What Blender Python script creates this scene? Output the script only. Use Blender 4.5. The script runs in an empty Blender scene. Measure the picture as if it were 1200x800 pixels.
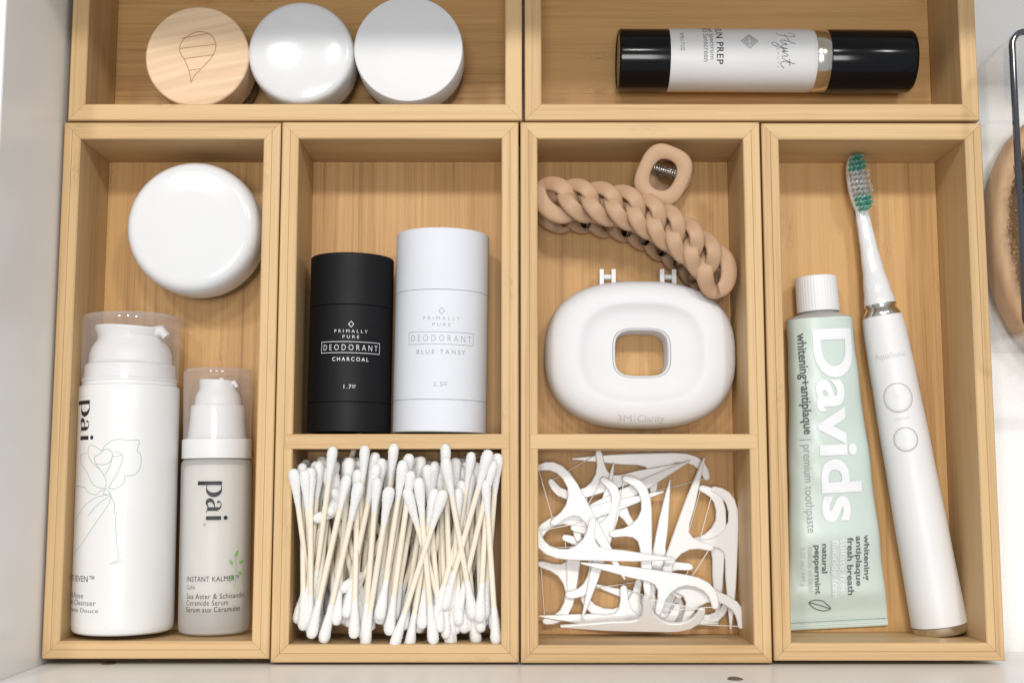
import bpy, bmesh, math, random
from mathutils import Vector, Matrix, noise
R = math.radians
sc = bpy.context.scene
col = sc.collection

# ------------------------------------------------------------------ camera
LENS_PX, TILT, CAM_Z = 1459.0, R(6.7), 0.615
cam = bpy.data.objects.new('camera', bpy.data.cameras.new('camera'))
col.objects.link(cam)
cam.location = (0, 0, CAM_Z)
cam.rotation_euler = (TILT, 0, 0)
cam.data.sensor_width = 36
cam.data.lens = 36 * LENS_PX / 1200
cam.data.clip_start, cam.data.clip_end = 0.01, 50
sc.camera = cam
# ------------------------------------------------------------------ light
w = bpy.data.worlds.new('World'); sc.world = w; w.use_nodes = True
bg = w.node_tree.nodes['Background']
bg.inputs[0].default_value = (0.90, 0.95, 1.0, 1)
bg.inputs[1].default_value = 0.46
def area(name, loc, target, sx, sy, power, colr):
    l = bpy.data.lights.new(name, 'AREA'); l.shape = 'RECTANGLE'
    l.size, l.size_y, l.energy, l.color = sx, sy, power, colr
    o = bpy.data.objects.new(name, l); col.objects.link(o)
    o.location = loc
    o.rotation_euler = (Vector(target) - Vector(loc)).to_track_quat('-Z', 'Y').to_euler()
    return o
for lx in (-0.58, 0.06, 0.72):      # three vanity bulbs above the worktop
    area('vanity_lamp', (lx, 0.84, 1.75), (0.0, 0.08, 0), 0.16, 0.16, 8.3, (1.0, 0.965, 0.925))
area('ceiling_lamp', (-0.05, -0.12, 2.40), (-0.05, -0.12, 0), 0.60, 0.60, 21.0, (1.0, 0.975, 0.945))
sc.view_settings.view_transform = 'Standard'
sc.view_settings.look = 'None'
sc.view_settings.gamma = 1
sc.view_settings.use_curve_mapping = False
sc.view_settings.exposure = 0.0

# ------------------------------------------------------------------ helpers
_s, _c = math.sin(TILT), math.cos(TILT)
def P(px, py, z):
    """a point of the photograph (1200x800) seen at real height z"""
    a, b = (px - 600) / LENS_PX, (400 - py) / LENS_PX
    t = (z - CAM_Z) / (-_c + b * _s)
    return Vector((a * t, (_s + b * _c) * t, z))
def px_size(z, py=400):
    """metres covered by one photo pixel at height z"""
    return (P(601, py, z) - P(600, py, z)).x

def link(name, me, mat=None, parent=None, smooth=35):
    o = bpy.data.objects.new(name, me); col.objects.link(o)
    if mat is not None:
        me.materials.clear(); me.materials.append(mat)
    if parent is not None: o.parent = parent
    if smooth:
        for p in me.polygons: p.use_smooth = True
        me.set_sharp_from_angle(angle=R(smooth))
    return o
def mesh(name, v, f, mat=None, parent=None, smooth=35):
    me = bpy.data.meshes.new(name); me.from_pydata([tuple(q) for q in v], [], f)
    bm = bmesh.new(); bm.from_mesh(me); bmesh.ops.recalc_face_normals(bm, faces=bm.faces); bm.to_mesh(me); bm.free()
    me.update()
    return link(name, me, mat, parent, smooth)
def thing(name, label, cat, loc=(0, 0, 0), rz=0, group=None):
    o = bpy.data.objects.new(name, None); col.objects.link(o)
    o.empty_display_size = 0.01
    o.location = loc; o.rotation_euler = (0, 0, rz)
    tag(o, label, cat, group)
    return o
def tag(o, label, cat, group=None):
    o['label'] = label; o['category'] = cat
    if group: o['group'] = group
    return o
class MB:
    def __init__(s): s.v, s.f = [], []
    def add(s, v, f):
        n = len(s.v); s.v += [Vector(q) for q in v]; s.f += [tuple(i + n for i in q) for q in f]
    def build(s, name, mat, parent=None, smooth=35): return mesh(name, s.v, s.f, mat, parent, smooth)
    def box(s, lo, hi):
        x0, y0, z0 = lo; x1, y1, z1 = hi
        s.add([(x0,y0,z0),(x1,y0,z0),(x1,y1,z0),(x0,y1,z0),(x0,y0,z1),(x1,y0,z1),(x1,y1,z1),(x0,y1,z1)],
              [(0,3,2,1),(4,5,6,7),(0,1,5,4),(1,2,6,5),(2,3,7,6),(3,0,4,7)])
    def lathe(s, prof, seg=64, fn=None):
        """prof: (radius, height); fn(x, y, h) places it; default stands on z"""
        fn = fn or (lambda x, y, h: (x, y, h))
        v, f, rows = [], [], []
        for r, h in prof:
            if r < 1e-6:
                rows.append([len(v)]); v.append(fn(0, 0, h))
            else:
                rows.append(list(range(len(v), len(v) + seg)))
                for k in range(seg):
                    a = 2 * math.pi * k / seg
                    v.append(fn(r * math.cos(a), r * math.sin(a), h))
        for A, B in zip(rows, rows[1:]):
            if len(A) == 1 and len(B) == 1: continue
            for k in range(seg):
                j = (k + 1) % seg
                if len(A) == 1: f.append((A[0], B[k], B[j]))
                elif len(B) == 1: f.append((A[k], B[0], A[j]))
                else: f.append((A[k], B[k], B[j], A[j]))
        s.add(v, f)
    def tube(s, pts, r, seg=8, closed=False, cap=True):
        pts = [Vector(p) for p in pts]; n = len(pts)
        rr = r if isinstance(r, (list, tuple)) else [r] * n
        up = Vector((0.013, 0.021, 1)); v, f = [], []
        for i, p in enumerate(pts):
            t = (pts[(i + 1) % n] - pts[i - 1]) if closed else (pts[min(i + 1, n - 1)] - pts[max(i - 1, 0)])
            t.normalize(); a = t.cross(up)
            if a.length < 1e-4: a = t.cross(Vector((1, 0, 0)))
            a.normalize(); b = t.cross(a)
            for k in range(seg):
                q = 2 * math.pi * k / seg
                v.append(p + (a * math.cos(q) + b * math.sin(q)) * rr[i])
        for i in range(n if closed else n - 1):
            j = (i + 1) % n
            for k in range(seg):
                l = (k + 1) % seg
                f.append((i*seg+k, j*seg+k, j*seg+l, i*seg+l))
        if cap and not closed:
            f.append(tuple(range(seg))); f.append(tuple(range((n-1)*seg, n*seg)))
        s.add(v, f)
    def prism(s, poly, z0, z1, bev=0.0):
        """poly: counter-clockwise outline in xy"""
        n = len(poly); v, f = [], []
        rings = [(0, z0), (0, z1)] if not bev else [(bev, z0), (0, z0 + bev), (0, z1 - bev), (bev, z1)]
        for ins, z in rings:
            for i in range(n):
                p0, p1, p2 = Vector(poly[i-1]), Vector(poly[i]), Vector(poly[(i+1) % n])
                d = ((p1-p0).normalized() + (p2-p1).normalized())
                nrm = Vector((-d.y, d.x)).normalized() if d.length > 1e-6 else Vector((0, 0))
                q = p1 + nrm * ins
                v.append((q.x, q.y, z))
        for k in range(len(rings) - 1):
            for i in range(n):
                j = (i + 1) % n
                f.append((k*n+i, k*n+j, (k+1)*n+j, (k+1)*n+i))
        f.append(tuple(reversed(range(n)))); f.append(tuple(range((len(rings)-1)*n, len(rings)*n)))
        s.add(v, f)
def lying(r0):
    """a lathe laid on its side: axis along local +y, resting on z = 0"""
    return lambda x, y, h: (x, h, r0 + y)
def lerp(a, b, t): return a + (b - a) * t
def interp(tab, x):
    if x <= tab[0][0]: return tab[0][1]
    for (x0, y0), (x1, y1) in zip(tab, tab[1:]):
        if x <= x1:
            t = (x - x0) / (x1 - x0); t = t * t * (3 - 2 * t)
            return lerp(y0, y1, t)
    return tab[-1][1]
def catmull(pts, n=8, closed=False):
    pts = [Vector(p) for p in pts]; out = []; m = len(pts)
    for i in range(m if closed else m - 1):
        if closed: p0, p1, p2, p3 = pts[i-1], pts[i], pts[(i+1) % m], pts[(i+2) % m]
        else: p0, p1, p2, p3 = pts[max(i-1, 0)], pts[i], pts[i+1], pts[min(i+2, m-1)]
        for k in range(n):
            t = k / n
            out.append(0.5 * ((2*p1) + (p2-p0)*t + (2*p0-5*p1+4*p2-p3)*t*t + (3*p1-p0-3*p2+p3)*t**3))
    if not closed: out.append(pts[-1])
    return out

# ------------------------------------------------------------------ materials
class NT:
    def __init__(s, name):
        s.m = bpy.data.materials.new(name); s.m.use_nodes = True
        s.t = s.m.node_tree; s.b = s.t.nodes['Principled BSDF']; s.out = s.t.nodes['Material Output']
    def n(s, typ, ins=None, **kw):
        d = s.t.nodes.new('ShaderNode' + typ)
        for k, v in kw.items(): setattr(d, k, v)
        for k, v in (ins or {}).items(): s.set(d.inputs[k], v)
        return d
    def set(s, sock, v):
        if isinstance(v, bpy.types.NodeSocket): s.t.links.new(v, sock)
        else: sock.default_value = v
    def math(s, op, a, b=0.0): return s.n('Math', {0: a, 1: b}, operation=op).outputs[0]
    def p(s, **kw):
        for k, v in kw.items(): s.set(s.b.inputs[k.replace('_', ' ')], v)
    def ramp(s, fac, stops):
        d = s.n('ValToRGB', {0: fac}); e = d.color_ramp.elements
        while len(e) < len(stops): e.new(0.5)
        for q, (x, c) in zip(e, stops): q.position = x; q.color = (*c, 1) if len(c) == 3 else c
        return d.outputs[0]
    def mix(s, fac, a, b, mode='MIX'):
        d = s.n('Mix', data_type='RGBA', blend_type=mode)
        s.set(d.inputs[0], fac); s.set(d.inputs[6], a); s.set(d.inputs[7], b)
        return d.outputs[2]

def c4(c): return (*c, 1.0)
def plastic(name, colr, rough=0.4, spec=0.5, var=0.03, bump=0.0, bscale=900, **kw):
    g = NT(name)
    tc = g.n('TexCoord').outputs['Object']
    nz = g.n('TexNoise', {'Vector': tc, 'Scale': 45.0, 'Detail': 3.0}).outputs[0]
    dark = tuple(max(0, q * (1 - var * 2)) for q in colr)
    g.p(Base_Color=g.mix(nz, c4(colr), c4(dark)), Specular_IOR_Level=spec,
        Roughness=g.n('MapRange', {0: nz, 3: rough * 0.88, 4: rough * 1.12}).outputs[0], **kw)
    if bump:
        bn = g.n('TexNoise', {'Vector': tc, 'Scale': float(bscale), 'Detail': 2.0}).outputs[0]
        g.p(Normal=g.n('Bump', {'Strength': bump, 'Distance': 0.0004, 'Height': bn}).outputs[0])
    return g.m
def bamboo(name, light=(0.595, 0.405, 0.205), deep=(0.41, 0.245, 0.102), strip=0.0095):
    g = NT(name)
    tc = g.n('TexCoord').outputs['Object']
    rnd = g.n('ObjectInfo').outputs['Random']
    off = g.n('CombineXYZ', {0: g.math('MULTIPLY', rnd, 7.3), 1: g.math('MULTIPLY', rnd, 3.1), 2: g.math('MULTIPLY', rnd, 5.7)}).outputs[0]
    v = g.n('VectorMath', {0: tc, 1: off}, operation='ADD').outputs[0]
    def stretch(sx, sy):
        return g.n('VectorMath', {0: v, 1: (sx, sy, sy)}, operation='MULTIPLY').outputs[0]
    fine = g.n('TexNoise', {'Vector': stretch(14, 900), 'Scale': 1.0, 'Detail': 5.0, 'Roughness': 0.72}).outputs[0]
    mid = g.n('TexNoise', {'Vector': stretch(6, 420), 'Scale': 1.0, 'Detail': 3.0}).outputs[0]
    sep = g.n('SeparateXYZ', {0: v})
    cell = g.n('CombineXYZ', {0: g.math('FLOOR', g.math('DIVIDE', sep.outputs[1], strip)), 1: g.math('FLOOR', g.math('DIVIDE', sep.outputs[2], strip * 1.3))}).outputs[0]
    tone = g.n('TexWhiteNoise', {'Vector': cell}, noise_dimensions='3D').outputs[0]
    # bamboo nodes: short pale/dark smudges across a strip
    kn = g.n('TexVoronoi', {'Vector': g.n('VectorMath', {0: v, 1: (19, 75, 75)}, operation='MULTIPLY').outputs[0], 'Scale': 1.0, 'Randomness': 1.0})
    knot = g.n('MapRange', {0: kn.outputs['Distance'], 1: 0.03, 2: 0.26, 3: 1.0, 4: 0.0}).outputs[0]
    speck = g.n('TexNoise', {'Vector': stretch(300, 1100), 'Scale': 1.0, 'Detail': 3.0}).outputs[0]
    knot = g.math('MULTIPLY', knot, g.n('MapRange', {0: speck, 1: 0.42, 2: 0.62}).outputs[0])
    f1 = g.math('ADD', g.math('MULTIPLY', fine, 0.72), g.math('ADD', g.math('MULTIPLY', mid, 0.45), g.math('MULTIPLY', tone, 0.20)))
    cr = g.ramp(f1, [(0.42, deep), (0.60, tuple(lerp(a, b, .62) for a, b in zip(deep, light))), (0.78, light)])
    cr = g.mix(g.math('MULTIPLY', knot, 0.42), cr, c4(tuple(q * 0.62 for q in deep)))
    bump = g.n('Bump', {'Strength': 0.25, 'Distance': 0.00015, 'Height': fine}).outputs[0]
    g.p(Base_Color=cr, Roughness=g.n('MapRange', {0: mid, 3: 0.42, 4: 0.6}).outputs[0], Specular_IOR_Level=0.35, Normal=bump)
    return g.m
def grained(name, light, deep, sx=20, sy=330, rough=0.6):
    g = NT(name)
    tc = g.n('TexCoord').outputs['Object']
    wob = g.n('TexNoise', {'Vector': tc, 'Scale': 35.0}).outputs[0]
    v = g.n('VectorMath', {0: tc, 1: (sx, sy, 60)}, operation='MULTIPLY').outputs[0]
    v = g.n('VectorMath', {0: v, 1: g.n('CombineXYZ', {1: g.math('MULTIPLY', wob, 0.9)}).outputs[0]}, operation='ADD').outputs[0]
    a = g.n('TexNoise', {'Vector': v, 'Scale': 1.0, 'Detail': 5.0, 'Roughness': 0.6}).outputs[0]
    g.p(Base_Color=g.ramp(a, [(0.30, deep), (0.62, light)]), Roughness=rough, Specular_IOR_Level=0.25)
    return g.m
def clear(name, tint, milk=0.12, rough=0.08, refl=1.45, milkcol=(0.9, 0.9, 0.92)):
    """thin clear plastic: seen through, a little milky, with a fresnel gloss"""
    g = NT(name)
    tr = g.n('BsdfTransparent', {0: c4(tint)}).outputs[0]
    df = g.n('MixShader', {0: 0.5, 1: g.n('BsdfDiffuse', {0: c4(milkcol)}).outputs[0], 2: g.n('BsdfTranslucent', {0: c4(milkcol)}).outputs[0]}).outputs[0]
    gl = g.n('BsdfGlossy', {'Color': (1, 1, 1, 1), 'Roughness': rough}).outputs[0]
    lw = g.n('LayerWeight', {0: 0.5}).outputs['Facing']
    mk = g.math('ADD', milk, g.math('MULTIPLY', g.math('POWER', lw, 2.0), milk * 2.2))
    a = g.n('MixShader', {0: mk, 1: tr, 2: df}).outputs[0]
    fr = g.math('ADD', 0.035, g.math('MULTIPLY', g.math('POWER', lw, 4.0), 0.45))
    b = g.n('MixShader', {0: fr, 1: a, 2: gl}).outputs[0]
    g.t.links.new(b, g.out.inputs[0])
    return g.m

M = {}
M['bamboo'] = bamboo('bamboo')
M['bamboo_floor'] = bamboo('bamboo_floor', (0.54, 0.318, 0.124), (0.33, 0.170, 0.055), 0.0125)
M['white'] = plastic('white_plastic', (0.715, 0.715, 0.72), 0.40, 0.4)
M['case_white'] = plastic('white_case_plastic', (0.69, 0.69, 0.705), 0.50, 0.3)
M['white_matte'] = plastic('white_matte_plastic', (0.71, 0.715, 0.725), 0.55, 0.4, bump=0.05)
M['white_gloss'] = plastic('white_gloss_plastic', (0.69, 0.695, 0.705), 0.13, 0.5, 0.015)
M['white_paper'] = plastic('white_paper_tube', (0.66, 0.675, 0.72), 0.62, 0.3, bump=0.12, bscale=1500)
M['black_paper'] = plastic('black_paper_tube', (0.005, 0.005, 0.006), 0.55, 0.22, bump=0.12, bscale=1500)
M['black_gloss'] = plastic('black_gloss_plastic', (0.004, 0.004, 0.005), 0.14, 0.28)
M['bottle_white'] = plastic('white_bottle', (0.715, 0.71, 0.70), 0.36, 0.45)
M['ink'] = plastic('black_ink', (0.012, 0.012, 0.014), 0.5)
M['ink_grey'] = plastic('grey_ink', (0.10, 0.115, 0.12), 0.5)
M['ink_soft'] = plastic('pale_grey_ink', (0.30, 0.31, 0.33), 0.5)
M['ink_faint'] = plastic('faint_grey_ink', (0.50, 0.50, 0.53), 0.5)
M['ink_white'] = plastic('white_ink', (0.76, 0.77, 0.80), 0.5)
M['ink_teal'] = plastic('grey_green_ink', (0.33, 0.46, 0.41), 0.5)
M['leaf_green'] = plastic('leaf_green_ink', (0.20, 0.45, 0.14), 0.5)
M['leaf_pale'] = plastic('pale_leaf_ink', (0.42, 0.58, 0.36), 0.5)
M['beige'] = plastic('beige_matte_plastic', (0.47, 0.30, 0.185), 0.55, 0.35, 0.02, bump=0.06)
M['dark'] = plastic('dark_gap', (0.02, 0.017, 0.015), 0.7)
M['chrome'] = plastic('brushed_chrome', (0.72, 0.71, 0.69), 0.2, 0.5, 0.02, Metallic=1.0)
M['gold'] = plastic('pale_gold_metal', (0.76, 0.71, 0.62), 0.18, 0.5, 0.02, Metallic=1.0)
M['mint'] = plastic('mint_tube', (0.545, 0.635, 0.585), 0.34, 0.5, 0.03)
M['floss'] = plastic('white_floss_plastic', (0.735, 0.73, 0.72), 0.28, 0.5, 0.02)
M['thread'] = plastic('floss_thread', (0.80, 0.79, 0.75), 0.6)
M['stick'] = grained('pale_stick', (0.80, 0.735, 0.62), (0.74, 0.655, 0.52), 30, 900)
M['lid_wood'] = grained('pale_lid_wood', (0.73, 0.54, 0.36), (0.62, 0.42, 0.26), 7, 260)
M['engraving'] = plastic('burnt_engraving', (0.34, 0.17, 0.06), 0.8)
M['brush_wood'] = grained('brush_wood', (0.62, 0.40, 0.24), (0.50, 0.29, 0.16), 120, 26)
M['teal_bristle'] = plastic('teal_bristle', (0.14, 0.64, 0.53), 0.5)
M['white_bristle'] = plastic('white_bristle', (0.74, 0.74, 0.72), 0.45)
M['fibre'] = plastic('plant_fibre', (0.48, 0.31, 0.13), 0.7, var=0.3)
M['melamine'] = plastic('white_melamine', (0.87, 0.865, 0.855), 0.30, 0.45, 0.02, bump=0.02, bscale=300)
M['hole'] = plastic('raw_chipboard', (0.27, 0.19, 0.115), 0.9, var=0.3)
M['clear_cap'] = clear('clear_cap_plastic', (0.985, 0.98, 0.985), 0.14, milkcol=(0.92, 0.90, 0.91))
M['clear_bin'] = clear('clear_bin_plastic', (0.95, 0.96, 0.965), 0.02, 0.05)
M['bin_rim'] = plastic('edge_painted_reflection', (0.035, 0.04, 0.05), 0.06, 0.9)  # clear acrylic edge; the dark reflection in it is painted as base colour
M['jar_glass'] = clear('smoky_jar_glass', (0.55, 0.52, 0.46), 0.25, 0.1, milkcol=(0.30, 0.28, 0.24))
def cotton():
    g = NT('cotton')
    tc = g.n('TexCoord').outputs['Object']
    a = g.n('TexNoise', {'Vector': tc, 'Scale': 900.0, 'Detail': 4.0, 'Roughness': 0.7}).outputs[0]
    g.p(Base_Color=(0.755, 0.75, 0.74, 1), Roughness=0.95, Specular_IOR_Level=0.1, Sheen_Weight=0.4, Sheen_Roughness=0.6,
        Subsurface_Weight=0.25, Subsurface_Radius=(0.002, 0.002, 0.002), Subsurface_Scale=0.5,
        Normal=g.n('Bump', {'Strength': 0.5, 'Distance': 0.0005, 'Height': a}).outputs[0])
    return g.m
M['cotton'] = cotton()
def frosted():
    g = NT('frosted_glass')
    pr = g.b; g.p(Base_Color=(0.78, 0.765, 0.735, 1), Roughness=0.42, Specular_IOR_Level=0.45)
    tr = g.n('BsdfTransparent', {0: (0.93, 0.92, 0.90, 1)}).outputs[0]
    tl = g.n('BsdfTranslucent', {0: (0.8, 0.79, 0.76, 1)}).outputs[0]
    a = g.n('MixShader', {0: 0.52, 1: pr.outputs[0], 2: tr}).outputs[0]
    b = g.n('MixShader', {0: 0.15, 1: a, 2: tl}).outputs[0]
    g.t.links.new(b, g.out.inputs[0]); return g.m
M['frosted'] = frosted()
def liner():
    g = NT('embossed_liner')
    tc = g.n('TexCoord').outputs['Object']
    sep = g.n('SeparateXYZ', {0: tc})
    def wave(o): return g.math('ABSOLUTE', g.math('SINE', g.math('MULTIPLY', o, math.pi / 0.0024)))
    h = g.math('MINIMUM', wave(sep.outputs[0]), wave(sep.outputs[1]))
    h = g.n('MapRange', {0: h, 1: 0.0, 2: 0.45}).outputs[0]
    nz = g.n('TexNoise', {'Vector': tc, 'Scale': 30.0}).outputs[0]
    g.p(Base_Color=g.mix(nz, (0.84, 0.835, 0.82, 1), (0.79, 0.785, 0.77, 1)), Roughness=0.55,
        Normal=g.n('Bump', {'Strength': 0.3, 'Distance': 0.0003, 'Height': h}).outputs[0])
    return g.m
M['liner'] = liner()

# ------------------------------------------------------------------ lettering
def text_geo(s, size, align='LEFT', spacing=1.0, thin=0.0, res=3):
    cu = bpy.data.curves.new('lettering', 'FONT')
    cu.body = s; cu.size = size; cu.align_x = align; cu.space_character = spacing
    cu.offset = thin * size; cu.resolution_u = res; cu.fill_mode = 'FRONT'; cu.dimensions = '2D'
    o = bpy.data.objects.new('lettering', cu)
    me = bpy.data.meshes.new_from_object(o)
    v = [(p.co.x, p.co.y) for p in me.vertices]; f = [tuple(p.vertices) for p in me.polygons]
    bpy.data.objects.remove(o); bpy.data.curves.remove(cu); bpy.data.meshes.remove(me)
    return v, f
def fit(geo, width=None, height=None, hx=1.0):
    v, f = geo
    xs = [a for a, b in v]; ys = [b for a, b in v]
    x0, x1, y0, y1 = min(xs), max(xs), min(ys), max(ys)
    kx = width / (x1 - x0) if width else None
    ky = height / (y1 - y0) if height else None
    kx = kx or ky; ky = ky or kx
    return [((a - x0) * kx, b * ky) for a, b in v], f
def strip_geo(pts, wd):
    """flat stroke of varying width through pts"""
    pts = [Vector(p) for p in pts]; n = len(pts); v, f = [], []
    ww = wd if isinstance(wd, (list, tuple)) else [wd] * n
    for i, p in enumerate(pts):
        t = (pts[min(i+1, n-1)] - pts[max(i-1, 0)]).normalized(); q = Vector((-t.y, t.x)) * ww[i] * 0.5
        v += [tuple(p + q), tuple(p - q)]
    for i in range(n - 1): f.append((2*i, 2*i+1, 2*i+3, 2*i+2))
    return v, f
def disc_geo(c, rx, ry=None, n=16):
    ry = ry or rx
    return [(c[0] + rx*math.cos(2*math.pi*k/n), c[1] + ry*math.sin(2*math.pi*k/n)) for k in range(n)], [tuple(range(n))]
def rect_geo(x0, y0, x1, y1): return [(x0,y0),(x1,y0),(x1,y1),(x0,y1)], [(0,1,2,3)]
def frame_geo(x0, y0, x1, y1, t):
    return join(rect_geo(x0,y0,x1,y0+t), rect_geo(x0,y1-t,x1,y1), rect_geo(x0,y0+t,x0+t,y1-t), rect_geo(x1-t,y0+t,x1,y1-t))
def join(*gs):
    v, f = [], []
    for a, b in gs:
        n = len(v); v += list(a); f += [tuple(i + n for i in q) for q in b]
    return v, f
def move(geo, dx=0, dy=0, k=1.0, rot=0):
    ca, sa = math.cos(rot), math.sin(rot)
    return [((a*ca - b*sa)*k + dx, (a*sa + b*ca)*k + dy) for a, b in geo[0]], geo[1]
def turn(geo):
    """quarter turn clockwise: reading downwards"""
    return [(b, -a) for a, b in geo[0]], geo[1]
def print_on(geo, surf, mat, parent, name='lettering', cut=0.0015):
    """lay flat print on a surface: surf(u, v) -> xyz just above it"""
    me = bpy.data.meshes.new(name)
    bm = bmesh.new()
    vs = [bm.verts.new((a, b, 0)) for a, b in geo[0]]
    for q in geo[1]:
        try: bm.faces.new([vs[i] for i in q])
        except ValueError: pass
    for _ in range(4):
        lg = [e for e in bm.edges if e.calc_length() > cut]
        if not lg: break
        bmesh.ops.subdivide_edges(bm, edges=lg, cuts=1)
        bmesh.ops.triangulate(bm, faces=bm.faces)
    for q in bm.verts: q.co = surf(q.co.x, q.co.y)
    bm.to_mesh(me); bm.free()
    return link(name, me, mat, parent, 0)
def on_cyl(r, lift=0.00006):
    """u around from the top line, v along the axis of a lying cylinder"""
    return lambda u, v: Vector(((r + lift) * math.sin(u / r), v, r + (r + lift) * math.cos(u / r)))

# ------------------------------------------------------------------ the drawer
RIM, T, FL = 0.046, 0.0079, 0.004
X_L, Y_F = -0.2116, -0.0786
def struct(o): o['kind'] = 'structure'; return o
b = MB(); b.box((X_L - 0.02, Y_F - 0.02, -0.016), (0.46, 0.34, 0.0))
struct(b.build('drawer_floor', M['liner'], None, 0))
b = MB(); b.box((X_L - 0.016, Y_F - 0.018, 0.0), (X_L, 0.34, 0.1145))
wl = struct(b.build('drawer_side', M['melamine'], None, 0))
b = MB(); b.box((X_L + 0.0003, Y_F - 0.018, 0.0), (0.46, Y_F, 0.125))
fr = struct(b.build('drawer_front', M['melamine'], None, 0))
for o in (wl, fr):
    md = o.modifiers.new('bevel', 'BEVEL'); md.width = 0.0012; md.segments = 2
for hx, hy, rr in ((128, 777, 9), (861, 795, 9)):
    zz = 0.0
    # where the sight line meets the inner face of the drawer front
    lo, hi = 0.0, 0.2
    for _ in range(40):
        zz = (lo + hi) / 2
        if P(hx, hy, zz).y < Y_F: lo = zz
        else: hi = zz
    q = P(hx, hy, zz)
    hb = MB(); rad = 0.0028
    hb.lathe([(0, 0.0), (rad * 0.55, 0.00005), (rad, 0.0003), (rad * 1.08, 0.0002), (rad * 1.12, 0.0)], 24, lambda x, y, h: (q.x + x * (1 + 0.12 * math.sin(y * 900)), Y_F + 0.0001 + h, q.z + y*1.5))
    hb.build('screw_hole', M['hole'], fr)
# worktop the drawer is pulled out from under: it shades the far row
b = MB(); b.box((-0.42, 0.2535, 0.128), (0.60, 0.62, 0.158))
ct = struct(b.build('worktop', M['melamine'], None, 0))

# ------------------------------------------------------------------ bamboo trays
def wall(parent, L, h, loc, rz, gz=0.0004):
    t, e = T, 0.0005
    prof = [(0, 0), (0, h - e), (e, h), (t*.5 - .00012, h), (t*.5, h - gz), (t*.5 + .00012, h), (t - e, h), (t, h - e), (t, 0)]
    n = len(prof); v = []
    for sgn in (-1, 1):
        for d, z in prof: v.append((sgn * (L / 2 - d - 0.00006), d, z))
    f = [(i, i+1, n+i+1, n+i) for i in range(n-1)] + [(n-1, 0, n, 2*n-1), tuple(range(n)), tuple(range(n, 2*n))]
    o = mesh('wall', v, f, M['bamboo'], parent, 0)
    o.location = loc; o.rotation_euler = (0, 0, rz)
    return o
def tray(label, x0, x1, y0, y1, dividers=(), along='y', rz=0):
    cx, cy = (x0+x1)/2, (y0+y1)/2
    t = thing('bamboo_tray', label, 'tray', (cx, cy, 0), rz, 'bamboo trays fitted side by side in the drawer')
    W, H = x1-x0, y1-y0
    gz = 0.00002 if along == 'x' else 0.00035
    wall(t, W, RIM, (0, -H/2, 0), 0, gz); wall(t, W, RIM, (0, H/2, 0), math.pi, 0.00002)
    wall(t, H, RIM, (-W/2, 0, 0), -math.pi/2, gz); wall(t, H, RIM, (W/2, 0, 0), math.pi/2, gz)
    m = MB(); a, c = (H/2 - T - .0001, W/2 - T - .0001) if along == 'y' else (W/2 - T - .0001, H/2 - T - .0001)
    m.box((-a, -c, 0.0008), (a, c, FL))
    o = m.build('bottom', M['bamboo_floor'], t, 0)
    if along == 'y': o.rotation_euler = (0, 0, math.pi/2)
    for y in dividers:
        m = MB(); hw = W/2 - T*0.5 - 0.0003
        m.box((-hw, -0.0034, FL), (hw, 0.0034, RIM + 0.0003))
        o = m.build('divider', M['bamboo'], t, 0); o.location = (0, y - cy, 0)
        md = o.modifiers.new('bevel', 'BEVEL'); md.width = 0.0004; md.segments = 2
    return t
YB0, YB1 = -0.0768, 0.1705
tray('wide bamboo tray holding three round jars', -0.2088, 0.0047, 0.1714, 0.272, along='x')
tray('wide bamboo tray holding a black capped tube', 0.0060, 0.2199, 0.1714, 0.272, along='x')
tray('undivided bamboo tray holding two pump bottles and a round white jar', -0.2103, -0.1086, -0.0758, 0.1703)
tray('divided bamboo tray holding deodorant tubes and cotton swabs', -0.1079, 0.0030, -0.0774, 0.1705, (0.0210,))
tray('divided bamboo tray holding a hair claw, a case and floss picks', 0.0040, 0.1162, -0.0776, 0.1705, (0.0210,))
tray('undivided bamboo tray holding toothpaste and an electric toothbrush', 0.1172, 0.2204, -0.0766, 0.1700)

# ------------------------------------------------------------------ three jars
def jar_at(px, py, rpx, ztop):
    q = P(px, py, ztop); return q, rpx * px_size(ztop, py)
ZT = 0.0405
q, r = jar_at(231, 66, 60.5, ZT)
t = thing('wood_lid_jar', 'small jar with a pale wooden lid engraved with a drop outline', 'jar', (q.x, q.y, FL), R(12))
b = MB(); H = ZT - FL
b.lathe([(0, 0), (r*.9, 0), (r*.94, .002), (r*.94, H*.45), (r*.9, H*.5)], 64); b.build('body', M['jar_glass'], t)
b = MB(); b.lathe([(r*.95, H*.46), (r, H*.47), (r, H - .0006), (r - .0006, H), (0, H)], 96); lid = b.build('lid', M['lid_wood'], t)
k = px_size(ZT, 66)
pts = [(-9,3),(-13.5,-4),(-14,-12),(-9,-21),(0,-27),(10,-29),(20,-26),(26,-18),(27,-9),(23,1),(14,12),(4,23),(0,31),(-1,25),(-4,14),(-9,3)]
pts = [Vector(((x-6) * k * 1.02, -y * k * 1.02)) for x, y in pts]
pr = catmull(pts, 6)
g = strip_geo(pr, 0.00034)
for a, bb in (((-13,-24+3),(18,-27)), ((-14,-9),(27,-14)), ((-9,3),(25,-1.5)), ((-3,17),(10,15))):
    g = join(g, strip_geo([Vector(((a[0]-6)*k*1.02, -a[1]*k*1.02)), Vector(((bb[0]-6)*k*1.02, -bb[1]*k*1.02))], 0.0003))
print_on(move(g, rot=-R(12)), lambda u, v: Vector((u, v, H + 0.00006)), M['engraving'], lid, 'engraving')

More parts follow.
